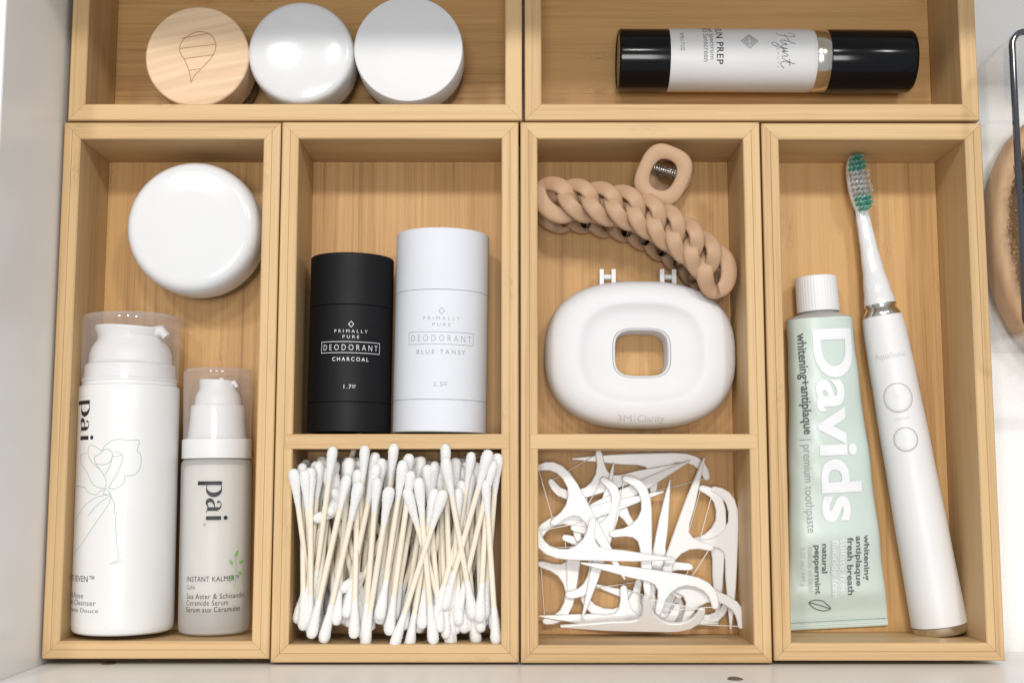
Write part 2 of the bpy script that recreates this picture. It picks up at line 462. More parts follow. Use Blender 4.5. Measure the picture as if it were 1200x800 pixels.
q, r = jar_at(351.5, 60, 62.5, ZT + .001)
t = thing('domed_lid_jar', 'small jar with a glossy white domed lid', 'jar', (q.x, q.y, FL))
H = ZT + .001 - FL
b = MB(); b.lathe([(0, 0), (r*.88, 0), (r*.92, .002), (r*.92, H*.4), (r*.86, H*.55)], 64); b.build('body', M['jar_glass'], t)
b = MB(); b.lathe([(r*.93, H*.42), (r*.995, H*.43), (r, H*.5), (r, H*.86), (r*.985, H*.93), (r*.95, H*.975), (r*.88, H*.99), (r*.6, H*1.012), (r*.3, H*1.022), (0, H*1.026)], 96); b.build('lid', M['white_gloss'], t, 60)
q, r = jar_at(478.5, 57, 64, ZT + .0005)
t = thing('flat_lid_jar', 'small jar with a flat matte white lid', 'jar', (q.x, q.y, FL))
H = ZT + .0005 - FL
b = MB(); b.lathe([(0, 0), (r*.9, 0), (r*.95, .002), (r*.95, H*.5), (r*.9, H*.6)], 64); b.build('body', M['jar_glass'], t)
b = MB(); b.lathe([(r*.95, H*.5), (r, H*.51), (r, H - .001), (r - .0004, H - .0003), (r - .0012, H), (0, H)], 96); b.build('lid', M['white_matte'], t)
# large jar
zt = 0.040
q, r = jar_at(227.5, 267, 78.5, 0.034)
t = thing('wide_white_jar', 'wide round jar with a smooth white lid above the pump bottles', 'jar', (q.x, q.y, FL))
H = zt - FL
b = MB(); b.lathe([(0, 0), (r*.9, 0), (r*.95, .003), (r*.95, H*.38), (r*.9, H*.45)], 64); b.build('body', M['jar_glass'], t)
b = MB(); b.lathe([(r*.95, H*.40), (r*.99, H*.41), (r, H*.48), (r, H*.72), (r*.99, H*.83), (r*.965, H*.91), (r*.92, H*.965), (r*.87, H*.99), (r*.8, H), (r*.5, H*1.004), (0, H*1.006)], 128); b.build('lid', M['white_gloss'], t, 60)

# ------------------------------------------------------------------ sunscreen tube
zc = 0.0185
r = 36.5 * px_size(FL + zc, 71)
A, B = P(726, 70.5, FL + r), P(1075, 72.5, FL + r)
A.x, B.x = P(726, 70, FL + 1.7*r).x, P(1075, 72, FL + 1.7*r).x
d = B - A; L = d.length
t = thing('sunscreen_bottle', 'white cylindrical cosmetic bottle with black ends lying on its side', 'bottle', (A.x, A.y, FL), math.atan2(d.y, d.x) - math.pi/2)
fx = lambda px: (px - 726) / (1075 - 726) * L
ly = lying(r)
b = MB(); b.lathe([(0, 0.0004), (r*.9, 0.0004), (r*.93, 0), (r*.975, .0006), (r*.985, .0016), (r*.985, fx(785)), (r*.9, fx(785))], 96, ly); b.build('base_cap', M['black_gloss'], t)
b = MB(); b.lathe([(r*.9, fx(785)), (r*.995, fx(785) + .0001), (r, fx(786)), (r, fx(955) - .002), (r*.985, fx(955)), (r*.95, fx(957.5))], 128, ly); body = b.build('body', M['white'], t)
b = MB(); b.lathe([(r*.9, fx(956)), (r*.97, fx(957)), (r*.985, fx(958)), (r*.985, fx(973)), (r*.96, fx(974))], 96, ly); b.build('collar', M['gold'], t, 50)
b = MB(); b.lathe([(r*.95, fx(973.3)), (r*.99, fx(973.8)), (r, fx(975)), (r, L - .0022), (r*.985, L - .0008), (r*.94, L), (0, L)], 96, ly); b.build('cap', M['black_gloss'], t)
k = px_size(FL + 2*r, 71); _c0 = on_cyl(r); cy = lambda u, v: _c0(u + r*R(19), v)
def put(geo, surf, mat, par, name='lettering'): return print_on(geo, surf, mat, par, name)
r_sun = r; cy = lambda u, v: on_cyl(r_sun)(u + r_sun*R(19), v)
def right_at(geo, u, v):
    m = max(a for a, _ in geo[0]); return move(geo, u - m, v)
put(right_at(fit(text_geo('SUN PREP', 1, spacing=1.12, thin=0.012), height=8.2*k, width=56*k), 4.5*k, fx(838.5)), cy, M['ink'], body)
put(right_at(fit(text_geo('Broad Spectrum', 1), height=7*k, width=60*k), -1*k, fx(831)), cy, M['ink_grey'], body)
put(right_at(fit(text_geo('SPF25 Sunscreen', 1), height=6.6*k, width=62*k), 1.5*k, fx(823.5)), cy, M['ink_grey'], body)
put(right_at(fit(text_geo('50 ML/1.7 OZ.', 1), height=4.6*k, width=27*k), -10.5*k, fx(796.5)), cy, M['ink_grey'], body)
dg = []
for sz, wd in ((9.6, 1.0), (7.0, .7)):
    c = [Vector((-sz, 0)), Vector((0, sz*1.02)), Vector((sz, 0)), Vector((0, -sz*1.02)), Vector((-sz, 0))]
    dg.append(strip_geo([p*k for p in c], wd*k))
for i in range(-3, 4):
    hgt = 6.6 - abs(i)*1.9
    if hgt > 1: dg.append(rect_geo((i*1.9-.35)*k, -hgt*k, (i*1.9+.35)*k, -.5*k)); dg.append(rect_geo((i*1.9-.35)*k, .5*k, (i*1.9+.35)*k, hgt*k))
put(move(join(*dg), -24*k, fx(877)), cy, M['ink_grey'], body, 'emblem')
# looping script name drawn as strokes
scr = [[(-8,8),(-6,13),(-1,15),(-2,6),(-5,-3),(-8,-4)], [(-5,4),(1,6),(7,9)], [(9,15),(6,7),(4,0),(6,-1),(8,2)],
       [(8,2),(10,6),(10,1),(13,0),(15,6),(13,-4),(9,-11),(7,-8),(12,-2),(17,3)], [(17,0),(18,6),(18,0),(21,5),(23,6),(23,0),(26,1)],
       [(26,1),(30,10),(31,14),(29,4),(29,0),(32,-1),(36,3)], [(26,8),(34,9)]]
sg = []
for st in scr:
    p = catmull([Vector(a) for a in st], 7); n = len(p)
    sg.append(strip_geo([q*1.08*k for q in p], [ (0.45 + 0.5*abs(math.sin(i*0.45)))*k for i in range(n)]))
put(move(join(*sg), -30*k, fx(914.5)), cy, M['ink_grey'], body)
put(move(fit(text_geo('BEAUTY', 1, spacing=2.2), height=3*k, width=27*k), -19*k, fx(908.5)), cy, M['ink_soft'], body)

# ------------------------------------------------------------------ pai bottles
def arc(cx, cy, rx, ry, a0, a1, n=14):
    return [Vector((cx + rx*math.cos(R(lerp(a0, a1, i/n))), cy + ry*math.sin(R(lerp(a0, a1, i/n))))) for i in range(n+1)]
def logo():
    """high-contrast serif word: p a i and a dot; x-height 1, baseline 0"""
    g = []
    g.append(rect_geo(-.03, -0.62, .23, 1.02))                                     # p stem
    p = arc(.42, .5, .46, .5, 128, -128, 22)
    g.append(strip_geo(p, [0.05 + 0.26 * max(0, math.cos(R(lerp(128, -128, i/22)))) ** 1.2 for i in range(23)]))
    g.append(rect_geo(1.70, 0.06, 1.95, .78))                                    # a stem
    g.append(strip_geo(catmull([Vector((1.92,.1)), Vector((1.97,.03)), Vector((2.06,.03))], 4), .05))
    p = arc(1.55, .74, .27, .25, 0, 150, 16)
    g.append(strip_geo(p, [lerp(.19, .05, min(1, i/9)) for i in range(17)])); g.append(disc_geo((1.36, .80), .085))
    p = catmull([Vector((1.74,.58)), Vector((1.5,.52)), Vector((1.3,.40)), Vector((1.24,.22)), Vector((1.34,.07)), Vector((1.52,.05)), Vector((1.74,.18))], 5)
    n = len(p); g.append(strip_geo(p, [0.05 + .22 * math.sin(math.pi * i/(n-1)) ** 2 for i in range(n)]))
    g.append(rect_geo(2.30, 0, 2.56, 1.0)); g.append(disc_geo((2.42, 1.30), .14))
    return join(*g)
def bottle_frame(px0, py0, px1, py1, r):
    A, B = P(px0, py0, FL + r), P(px1, py1, FL + r)
    A.y, B.y = P(px0, py0, FL + 1.9*r).y, P(px1, py1, FL + 1.9*r).y; d = B - A
    return A, d.length, math.atan2(d.y, d.x) - math.pi/2
kk = px_size(FL + .023, 600)
r = 57.4 * px_size(FL + .023, 600)
A, L, rz = bottle_frame(143.5, 745, 155, 364, r)
t = thing('pump_bottle', 'tall white pump bottle with clear cap and green line drawing of a flower', 'bottle', (A.x, A.y, FL), rz)
ly = lying(r); yv = lambda py: (745 - py) / (745 - 364) * L
b = MB(); b.lathe([(0, 0.0006), (r*.8, 0.0006), (r*.9, 0), (r*.965, .0008), (r*.99, .002), (r, .004), (r, yv(455)), (r*.985, yv(452)), (r*.93, yv(451))], 128, ly); body = b.build('body', M['bottle_white'], t)
b = MB(); b.lathe([(r*.9, yv(452)), (r*.945, yv(451)), (r*.945, yv(446)), (r*.96, yv(446)), (r*.96, yv(443)), (r*.92, yv(442)), (r*.90, yv(426)), (r*.87, yv(424.5)), (r*.80, yv(423))], 96, ly); b.build('collar', M['white'], t)
def pump(t, r, y0, y1, w0, w1, spout_dir=1, mat=None):
    """domed actuator whose top slopes, with a spout on one side"""
    b = MB(); n = 40
    prof = [(w0, 0.0), (w0*.99, .25), (w0*.93, .45), (w0*.82, .62), (w0*.80, .72), (w1, .92), (w1*.98, .99), (w1*.9, 1.0), (0, 1.0)]
    H = y1 - y0
    def fn(x, y, h):
        sl = 1 - 0.13 * (x / r + 0.3) * max(0, h - 0.4)
        return (x, y0 + h * H * sl, r + y * 0.92)
    b.lathe(prof, 64, fn)
    o = b.build('pump_head', mat or M['white'], t)
    b = MB()
    b.tube([(spout_dir*w1*.5, y0 + H*.80, r + w1*.35), (spout_dir*w1*.95, y0 + H*.86, r + w1*.35), (spout_dir*w1*1.08, y0 + H*.70, r + w1*.35)], [w1*.16, w1*.16, w1*.12], 12)
    b.build('nozzle', mat or M['white'], o)
pump(t, r, yv(424), yv(377), r*.84, r*.74)
b = MB(); b.lathe([(r*.955, yv(445)), (r*.965, yv(445)), (r*.99, yv(372)), (r*.985, yv(368)), (r*.95, yv(365)), (r*.88, yv(364)), (0, yv(364))], 96, ly); b.build('clear_cap', M['clear_cap'], t, 50)
r_big = r; cy = lambda u, v: on_cyl(r_big)(u + r_big*R(17), v)
def ang(px, cxp, rpx): return r * math.asin(max(-.985, min(.985, (px - cxp) / rpx)))
put(move(turn(move(logo(), k=17.5*kk)), ang(97.5, 152, 57.4) + 5*kk, yv(471)), cy, M['ink'], body)
fl = [[(40,388),(75,395),(85,412),(115,425),(135,410),(152,402)], [(152,400),(115,390),(95,360),(80,325),(62,300),(60,262),(85,255)],
      [(88,230),(100,222),(120,232),(140,245),(150,228),(175,208),(205,200),(240,205),(277,203),(280,220),(273,245),(286,262),(288,295),(280,325),(262,345),(228,352),(224,375),(210,390),(185,402),(165,398)],
      [(152,400),(156,370),(145,340),(118,300),(112,272),(128,262),(150,242),(172,245),(180,262),(172,290),(150,303),(120,300)],
      [(88,230),(90,270),(110,300),(140,330)], [(165,398),(180,370),(200,335),(215,290),(217,262),(185,250)], [(217,262),(195,270),(178,268)], [(152,345),(170,310),(180,270)], [(160,400),(150,410),(146,422),(168,424),(165,405)],
      [(170,425),(120,435),(75,470),(45,520),(38,550)], [(172,430),(130,460),(88,510)], [(175,425),(165,465),(110,550),(60,630),(25,672)],
      [(168,415),(178,440),(188,470),(185,495),(195,500),(192,530),(195,600),(198,640),(204,665),(200,685),(180,700),(172,702),(200,695),(215,685)]]
sg = []
for st in fl:
    p = catmull([Vector((ang(80 + x/3.48, 150.5 - (460 + y/3.48 - 460)*.028, 57.4), yv(460 + y/3.48))) for x, y in st], 6)
    sg.append(strip_geo(p, 0.00030))
put(join(*sg), cy, M['ink_teal'], body, 'line_drawing')
sm = lambda s, h, w_: fit(text_geo(s, 1, spacing=1.05), height=h*kk, width=w_*kk)
put(right_at(sm('MIDDLEMIST SEVEN™', 7, 92), ang(113, 145, 57.4), yv(683)), cy, M['ink'], body)
for i, (s, w_, xr) in enumerate((('Camellia & Rose', 70, 101), ('Gentle Cream Cleanser', 100, 115), ('Crème Nettoyante Douce', 108, 118))):
    put(right_at(sm(s, 6, w_), ang(xr, 144.5, 57.4), yv(702 + i*8)), cy, M['ink_grey'], body)

r = 40.8 * px_size(FL + .0167, 640)
A, L, rz = bottle_frame(250.5, 744, 256, 430, r)
t = thing('serum_bottle', 'short frosted glass pump bottle with white collar and clear cap', 'bottle', (A.x, A.y, FL), rz)
ly = lying(r); yv = lambda py: (744 - py) / (744 - 430) * L
b = MB(); b.lathe([(0, .001), (r*.8, .001), (r*.88, 0), (r*.96, .0008), (r*.99, .0022), (r, .005), (r, yv(548)), (r*.985, yv(543)), (r*.94, yv(540)), (r*.85, yv(538))], 96, ly); body = b.build('body', M['frosted'], t)
b = MB(); b.lathe([(0, yv(718)), (r*.55, yv(718)), (r*.80, yv(714)), (r*.885, yv(706)), (r*.92, yv(695)), (r*.92, yv(552)), (r*.84, yv(546)), (0, yv(546))], 64, ly); b.build('serum', M['bottle_white'], t)
b = MB(); b.lathe([(r*.9, yv(538.5)), (r*.985, yv(538)), (r*.99, yv(537)), (r*.99, yv(516)), (r*.97, yv(515)), (r*.9, yv(514.5))], 96, ly); b.build('collar', M['white'], t)
b = MB(); b.lathe([(r*.84, yv(515)), (r*.84, yv(513)), (r*.78, yv(492)), (r*.76, yv(476)), (r*.74, yv(474)), (r*.62, yv(473.5))], 64, ly); b.build('pump_base', M['white'], t)
pump(t, r, yv(475), yv(442), r*.66, r*.55)
b = MB(); b.lathe([(r*.94, yv(515)), (r*.955, yv(515)), (r*.985, yv(437)), (r*.98, yv(434)), (r*.95, yv(431)), (r*.88, yv(430)), (0, yv(430))], 96, ly); b.build('clear_cap', M['clear_cap'], t, 50)
r_ser = r; cy = lambda u, v: on_cyl(r_ser)(u + r_ser*R(12), v); kk = px_size(FL + 2*r, 640)
put(move(turn(move(logo(), k=17.5*kk)), -10.5*kk, yv(566)), cy, M['ink'], body)
put(move(disc_geo((0, 0), 1.5*kk, n=12), -12*kk, yv(616)), cy, M['ink_soft'], body, 'registered_mark')
sm = lambda s, h, w_: fit(text_geo(s, 1, spacing=1.08), height=h*kk, width=w_*kk)
u0 = -35*kk
put(move(sm('INSTANT KALMER™', 6.2, 66), u0, yv(682)), cy, M['ink'], body)
put(move(sm('Calm', 5, 12), u0, yv(691)), cy, M['ink_grey'], body)
for i, (s, w_) in enumerate((('Sea Aster & Schisandra', 76), ('Ceramide Serum', 52), ('Sérum aux Céramides', 68))):
    put(move(sm(s, 6.2, w_), u0, yv(702 + i*7.6)), cy, M['ink'], body)
lg = []
random.seed(5)
for lx, lyy, a, s in ((26,655,70,9),(31,662,20,8),(22,664,120,8),(30,672,-30,8),(24,676,200,8),(32,684,40,8),(26,687,-70,8),(20,682,150,6)):
    lf = [(0,0),(.3,.22),(.62,.24),(1,0),(.62,-.24),(.3,-.22)]
    lg.append(move((lf, [(0,5,4,3,2,1)]), lx*kk, yv(lyy), s*kk, R(a)))
put(join(*lg[:5]), cy, M['leaf_green'], body, 'leaf_print'); put(join(*lg[5:]), lambda u, v: on_cyl(r_ser, .00005)(u + r_ser*R(12), v), M['leaf_pale'], body, 'leaf_print')
st = strip_geo(catmull([Vector((24*kk, yv(652))), Vector((27*kk, yv(668))), Vector((25*kk, yv(690)))], 6), .00025)
put(st, lambda u, v: on_cyl(r_ser, .00008)(u + r_ser*R(12), v), M['leaf_green'], body, 'leaf_print')

# ------------------------------------------------------------------ deodorant tubes
def deodorant(name, label, px0, py0, px1, py1, rpx, seam0, seam1, mat, ink, inks, scent, oz, ytab):
    r = rpx * px_size(FL + .02, 400)
    A, L, rz = bottle_frame(px0, py0, px1, py1, r)
    t = thing(name, label, 'deodorant', (A.x, A.y, FL), rz, 'deodorant tubes side by side')
    ly = lying(r); yv = lambda py: (py0 - py) / (py0 - py1) * L
    g = .00008
    def seg(nm, a, b_, capend=False):
        m = MB(); pr = [(0, a) if a < 1e-6 else (r*.96, a), (r - .0004, a), (r, a + .0002), (r, b_ - .0002 if not capend else b_ - .0006)]
        pr += [(r - .0004, b_ - .0001), (r - .0012, b_), (0, b_)] if capend else [(r - .0002, b_), (r*.96, b_)]
        m.lathe(pr, 128, ly); return m.build(nm, mat, t)
    seg('base', 0.0, yv(seam1) - g); body = seg('body', yv(seam1), yv(seam0) - g); seg('cap', yv(seam0), L, True)
    m = MB(); m.lathe([(r*.96, .002), (r*.96, L - .002)], 64, ly); m.build('inner_tube', M['dark'] if ink is M['ink_white'] else M['white_paper'], t)
    cy = lambda u, v: on_cyl(r)(u + r*math.atan((600 - px0)/LENS_PX), v); k = px_size(FL + 2*r, 400) * rpx / 48
    def cen(geo, y): 
        xs = [a for a, _ in geo[0]]; return move(geo, -(min(xs)+max(xs))/2, yv(y))
    y0, y1, y2, y3, y4, y5 = ytab
    c = [Vector((-3.0, 0)), Vector((0, 3.4)), Vector((3.0, 0)), Vector((0, -3.4)), Vector((-3.0, 0))]
    put(cen(strip_geo([p*k for p in c], .8*k), y0), cy, ink, body, 'emblem')
    put(cen(fit(text_geo('PRIMALLY', 1, spacing=1.7, thin=-.006), height=3.6*k, width=39*k), y1), cy, ink, body)
    put(cen(fit(text_geo('PURE', 1, spacing=1.7, thin=-.006), height=3.6*k, width=19*k), y1 + 6.5*rpx/48), cy, ink, body)
    put(cen(fit(text_geo('DEODORANT', 1, spacing=1.6, thin=-.012), height=6.6*k, width=67*k), y2), cy, ink, body)
    f_ = frame_geo(-37*k, -3.2*k, 37*k, 10.2*k, .55*k)
    put(move(f_, 0, yv(y2)), cy, ink, body, 'printed_frame')
    put(cen(fit(text_geo(scent, 1, spacing=1.5, thin=.004), height=4.6*k, width=43*k if len(scent) < 9 else 53*k), y3), cy, inks, body)
    g1 = fit(text_geo(oz, 1, spacing=1.3), height=4.6*k); xs = max(a for a, _ in g1[0])
    g2 = move(fit(text_geo('OZ', 1), height=2.2*k), xs + .8*k, 2.4*k)
    put(cen(join(g1, g2, rect_geo(xs + .8*k, 1.0*k, xs + 4.4*k, 1.5*k)), y4), cy, inks, body)
    return t
deodorant('deodorant_tube', 'black cardboard deodorant tube with white lettering', 408.5, 505.5, 413.5, 296, 48.5, 357.5, 471, M['black_paper'], M['ink_white'], M['ink_white'], 'CHARCOAL', '1.7', (381, 391, 411.5, 424, 456, 0))
deodorant('deodorant_tube', 'white cardboard deodorant tube with silvery grey lettering', 515.0, 505.5, 519.5, 267, 54.2, 340.5, 468.5, M['white_paper'], M['ink_soft'], M['ink_soft'], 'BLUE TANSY', '2.5', (366, 376.5, 401.5, 416, 453.5, 0))

# ------------------------------------------------------------------ retainer case
def sup(a, bb, n, ph):
    c, s = math.cos(ph), math.sin(ph)
    return Vector((a * math.copysign(abs(c) ** (2/n), c), bb * math.copysign(abs(s) ** (2/n), s)))
q = P(750, 415.5, FL + .012); k = px_size(FL + .012, 415)
t = thing('retainer_case', 'white oval retainer case with a square hole in its middle', 'case', (q.x, q.y, FL))
oa, ob, ha, hb = 112*k, 87*k, 30.5*k, 26.5*k
prof = [(0, .0015), (0, .0190), (.012, .0197), (.03, .0198), (.034, .0194), (.040, .0194), (.044, .0199), (.12, .0200), (.26, .0203), (.37, .0210), (.45, .0221), (.495, .0229), (.53, .0232), (.60, .0232), (.72, .0227), (.82, .0217), (.90, .0202), (.955, .0178), (.985, .0145), (1.0, .0100), (.992, .0055), (.96, .002), (.9, .0), (.05, .0), (0, .0015)]
NS = 120; v = []; f = []
for qq, z in prof:
    for i in range(NS):
        ph = 2*math.pi*i/NS
        e = sup(oa, ob, 2.55, ph); h_ = sup(ha, hb, 3.6, ph)
        p = h_.lerp(e, qq); v.append((p.x, p.y, z))
for j in range(len(prof) - 1):
    for i in range(NS):
        l = (i+1) % NS; f.append((j*NS+i, j*NS+l, (j+1)*NS+l, (j+1)*NS+i))
shell = mesh('shell', v, f, M['case_white'], t, 60)
sv = []; 
pts = [Vector((*sup(ha, hb, 3.6, 2*math.pi*i/60).lerp(sup(oa, ob, 2.55, 2*math.pi*i/60), .037), .0194)) for i in range(60)]
b = MB(); b.tube(pts, .00022, 6, closed=True); b.build('seam', M['ink_soft'], shell)
for hx in (711.5, 782.0):
    c = (P(hx, 322, FL + .010) - q); m = MB()
    for s in (-1, 1):
        x = c.x + s*.0029; m.box((x - .0010, c.y - .006, .006), (x + .0010, c.y + .0022, .0135))
    m.tube([(c.x - .0028, c.y - .0012, .0105), (c.x + .0028, c.y - .0012, .0105)], .0014, 12)
    h = m.build('hinge_tab', M['white'], t, 40)
from mathutils.bvhtree import BVHTree
case_tree = BVHTree.FromPolygons(v, f)
def case_z(u, vv):
    hit = case_tree.ray_cast(Vector((u, vv, .1)), Vector((0, 0, -1)))
    return hit[0].z if hit[0] else .02
kc = px_size(FL + .025, 490)
def case_surf(u, vv): return Vector((u, vv, case_z(u, vv) + .00012))
c = P(724, 493.5, FL + .025) - q
put(move(fit(text_geo('3M', 1, spacing=1.0), height=8.2*kc, width=17*kc), c.x, c.y), case_surf, M['ink_faint'], shell)
put(move(rect_geo(0, -1*kc, .6*kc, 9.5*kc), c.x + 20.5*kc, c.y), case_surf, M['ink_faint'], shell, 'printed_rule')
put(move(fit(text_geo('Clarity', 1), height=10.5*kc, width=32*kc), c.x + 24*kc, c.y), case_surf, M['ink_faint'], shell)

# ------------------------------------------------------------------ hair claw
q = P(747, 265, FL); CZ = 0.034
t = thing('hair_claw', 'beige chain shaped plastic hair claw clip', 'hair clip', (q.x, q.y, FL))
HOLES = ((651.4,232),(678.4,234),(705.5,239),(731.4,244),(756,253.5),(778.6,266),(801,280.5),(822,296.5),(840.6,316))
def claw_row(zmid, zend, wide, drop=0.0):
    cs = []
    for i, (x, y) in enumerate(HOLES):
        z = lerp(zend, zmid, math.sin(math.pi*i/8) ** .8)
        p = P(x, y, FL + .032) - q; cs.append(Vector((p.x, p.y, z)))
    for i, c in enumerate(cs):
        tg = cs[min(i+1, 8)] - cs[max(i-1, 0)]; tg.z = 0; tg.normalize()
        e1 = Matrix.Rotation(R(-41), 3, 'Z') @ tg; e2 = Vector((-e1.y, e1.x, 0)); up = Vector((0, 0, 1))
        big = 1.0 + (.10 if i in (0, 8) else 0)
        la, lb = .0088*big, .0055*big
        N, K = 44, 14; v, f = [], []
        for n_ in range(N):
            ph = 2*math.pi*n_/N
            zz = -.0031*math.cos(2*ph)
            if i == 0 and math.sin(ph) < 0: zz = .0006
            if i == 8 and math.sin(ph) > 0: zz = .0006
            cen = c + e1*(la*math.cos(ph)) + e2*(lb*math.sin(ph)) + up*zz
            rad = (e1*(math.cos(ph)/la) + e2*(math.sin(ph)/lb)).normalized()
            wd = wide*(.80 + .20*abs(math.sin(ph))) * big
            th = .0022
            for j in range(K):
                a = 2*math.pi*j/K; ca, sa = math.cos(a), math.sin(a)
                ca = math.copysign(abs(ca)**.62, ca); sa = math.copysign(abs(sa)**.62, sa)
                v.append(cen + rad*(wd*ca) + up*(th*sa - .0007*ca))
        for n_ in range(N):
            for j in range(K):
                f.append((n_*K+j, ((n_+1)%N)*K+j, ((n_+1)%N)*K+(j+1)%K, n_*K+(j+1)%K))
        mesh('chain_link', v, f, M['beige'], t, 60)
    return cs
cs = claw_row(.0355, .028, .0037)
lo = claw_row(.0075, .0048, .0036)
for side in (-1, 1):
    b = MB(); rail = []
    for i in range(9):
        tg = cs[min(i+1, 8)] - cs[max(i-1, 0)]; n_ = Vector((-tg.y, tg.x, 0)).normalized()
        rail.append(cs[i] + n_*side*.0062 + Vector((0, 0, -.0055)))
    b.tube(catmull(rail, 4), .0028, 10); jw = b.build('jaw', M['beige'], t, 60)
    for i in range(8):
        p0 = rail[i].lerp(rail[i+1], .5); p1 = lo[i].lerp(lo[i+1], .5)
        tg = cs[i+1] - cs[i]; n_ = Vector((-tg.y, tg.x, 0)).normalized(); p1 = p1 + n_*side*.0058
        m = MB(); m.tube([p0, p0.lerp(p1, .45) + n_*side*.0016, p1], [.0027, .0025, .0021], 10); m.build('tooth', M['beige'], jw, 60)
# thumb loop
lc = P(777, 205, FL + .036) - q
def ring(cen, ax, ay, ha_, hb_, n, th, tilt, rot, name, par):
    NR, v, f = 56, [], []
    mt = Matrix.Rotation(rot, 3, 'Z') @ Matrix.Rotation(tilt, 3, 'X')
    prof = [(0, -th), (0, th*.7), (.12, th), (.5, th*1.12), (.88, th), (1, th*.6), (1, -th*.6), (.9, -th), (0, -th)]
    for qq, z in prof:
        for i in range(NR):
            ph = 2*math.pi*i/NR
            p = sup(ha_, hb_, 2.6, ph).lerp(sup(ax, ay, 2.9, ph), qq); v.append(cen + mt @ Vector((p.x, p.y, z)))
    for j in range(len(prof)-1):
        for i in range(NR):
            l = (i+1) % NR; f.append((j*NR+i, j*NR+l, (j+1)*NR+l, (j+1)*NR+i))
    return mesh(name, v, f, M['beige'], par, 50)
kl = px_size(FL + .036, 205)
hd = ring(lc, 30.5*kl, 34.5*kl, 14.5*kl, 18.5*kl, 2.8, .0022, R(14), R(-24), 'thumb_loop', t)
b = MB(); b.prism([tuple((P(x, y, FL + .030) - q).xy) for x, y in ((752,262),(800,274),(797,252),(792,240),(786,230),(766,226),(757,232),(746,243))], .0270, .0312, .0008)
b.build('neck', M['beige'], hd, 40)
l2 = P(785, 203, FL + .012) - q
ring(l2, 27*kl, 30*kl, 14*kl, 18*kl, 2.8, .0022, R(-10), R(-24), 'thumb_loop', t)
b = MB(); pts = []
s0, s1 = P(766, 196, FL+.022) - q, P(800, 206, FL+.022) - q
for i in range(161):
    a = i/160; ph = 2*math.pi*13*a; ax = (s1-s0).normalized(); n1 = Vector((-ax.y, ax.x, 0))
    pts.append(s0.lerp(s1, a) + n1*.0030*math.cos(ph) + Vector((0,0,.0030*math.sin(ph))))
b.tube(pts, .00045, 6); b.build('spring', M['chrome'], t, 60)

# ------------------------------------------------------------------ toothpaste
A, B = P(984.5, 736, FL + .004), P(955.5, 325, FL + .011)
d = B - A; d.z = 0; L = d.length
t = thing('toothpaste_tube', 'mint green toothpaste tube with white ribbed screw cap', 'toothpaste', (A.x, A.y, FL), math.atan2(d.y, d.x) - math.pi/2)
k = px_size(FL + .014, 500); yv = lambda py: (736 - py) / (736 - 325) * L
hw = [(yv(740), 58.5*k), (yv(724), 58.5*k), (yv(640), 53.5*k), (yv(560), 48.5*k), (yv(450), 41.5*k), (yv(400), 39.0*k), (yv(376), 39.0*k)]
th = [(yv(740), .0012), (yv(727), .0014), (yv(724), .0022), (yv(690), .0075), (yv(620), .0140), (yv(520), .0185), (yv(430), .0215), (yv(376), .0225)]
def tube_z(x, y):
    w_ = interp(hw, y); h_ = interp(th, y); tt = max(-1, min(1, x / w_))
    e = max(0, 1 - abs(tt) ** 2.4) ** .5
    amp = min(1, max(0, (y - yv(722)) / .02))
    wr = .0011 * amp * noise.noise(Vector((x*55, y*38, 1.7))) + 0.0006 * amp * noise.noise(Vector((x*140 + y*90, y*40, 4.2)))
    wr += -.0009 * amp * math.exp(-((y - yv(560 + 18*math.sin(x*90)))/.004)**2) * max(0, -tt) ** 1.2
    return h_ * (.5 + .5 * e) + wr * e, h_ * (.5 - .5 * e)
v, f = [], []; NY, NX = 90, 28
for j in range(NY + 1):
    y = lerp(0, yv(376), j/NY); w_ = interp(hw, y)
    for i in range(NX):
        a = -math.cos(math.pi * i/(NX-1)); z = tube_z(a*w_, y)[0]; v.append((a*w_, y, z))
    for i in range(NX - 2, 0, -1):
        a = -math.cos(math.pi * i/(NX-1)); z = tube_z(a*w_, y)[1]; v.append((a*w_, y, z))
NR = 2*NX - 2
for j in range(NY):
    for i in range(NR): f.append((j*NR+i, j*NR+(i+1)%NR, (j+1)*NR+(i+1)%NR, (j+1)*NR+i))
f.append(tuple(range(NR)))
body = mesh('body', v, f, M['mint'], t, 50)
b = MB(); b.box((-58.3*k, .0, .0009), (58.3*k, yv(729), .0021)); cr = b.build('crimp', M['mint'], body, 0)
md = cr.modifiers.new('bevel', 'BEVEL'); md.width = .0004; md.segments = 2
for i in range(4):
    b = MB(); yy = yv(734.2) + i*.00105; b.tube([(-57*k, yy, .0021), (0, yy, .00213), (57*k, yy, .0021)], .00022, 6); b.build('crimp_ridge', M['mint'], cr, 60)
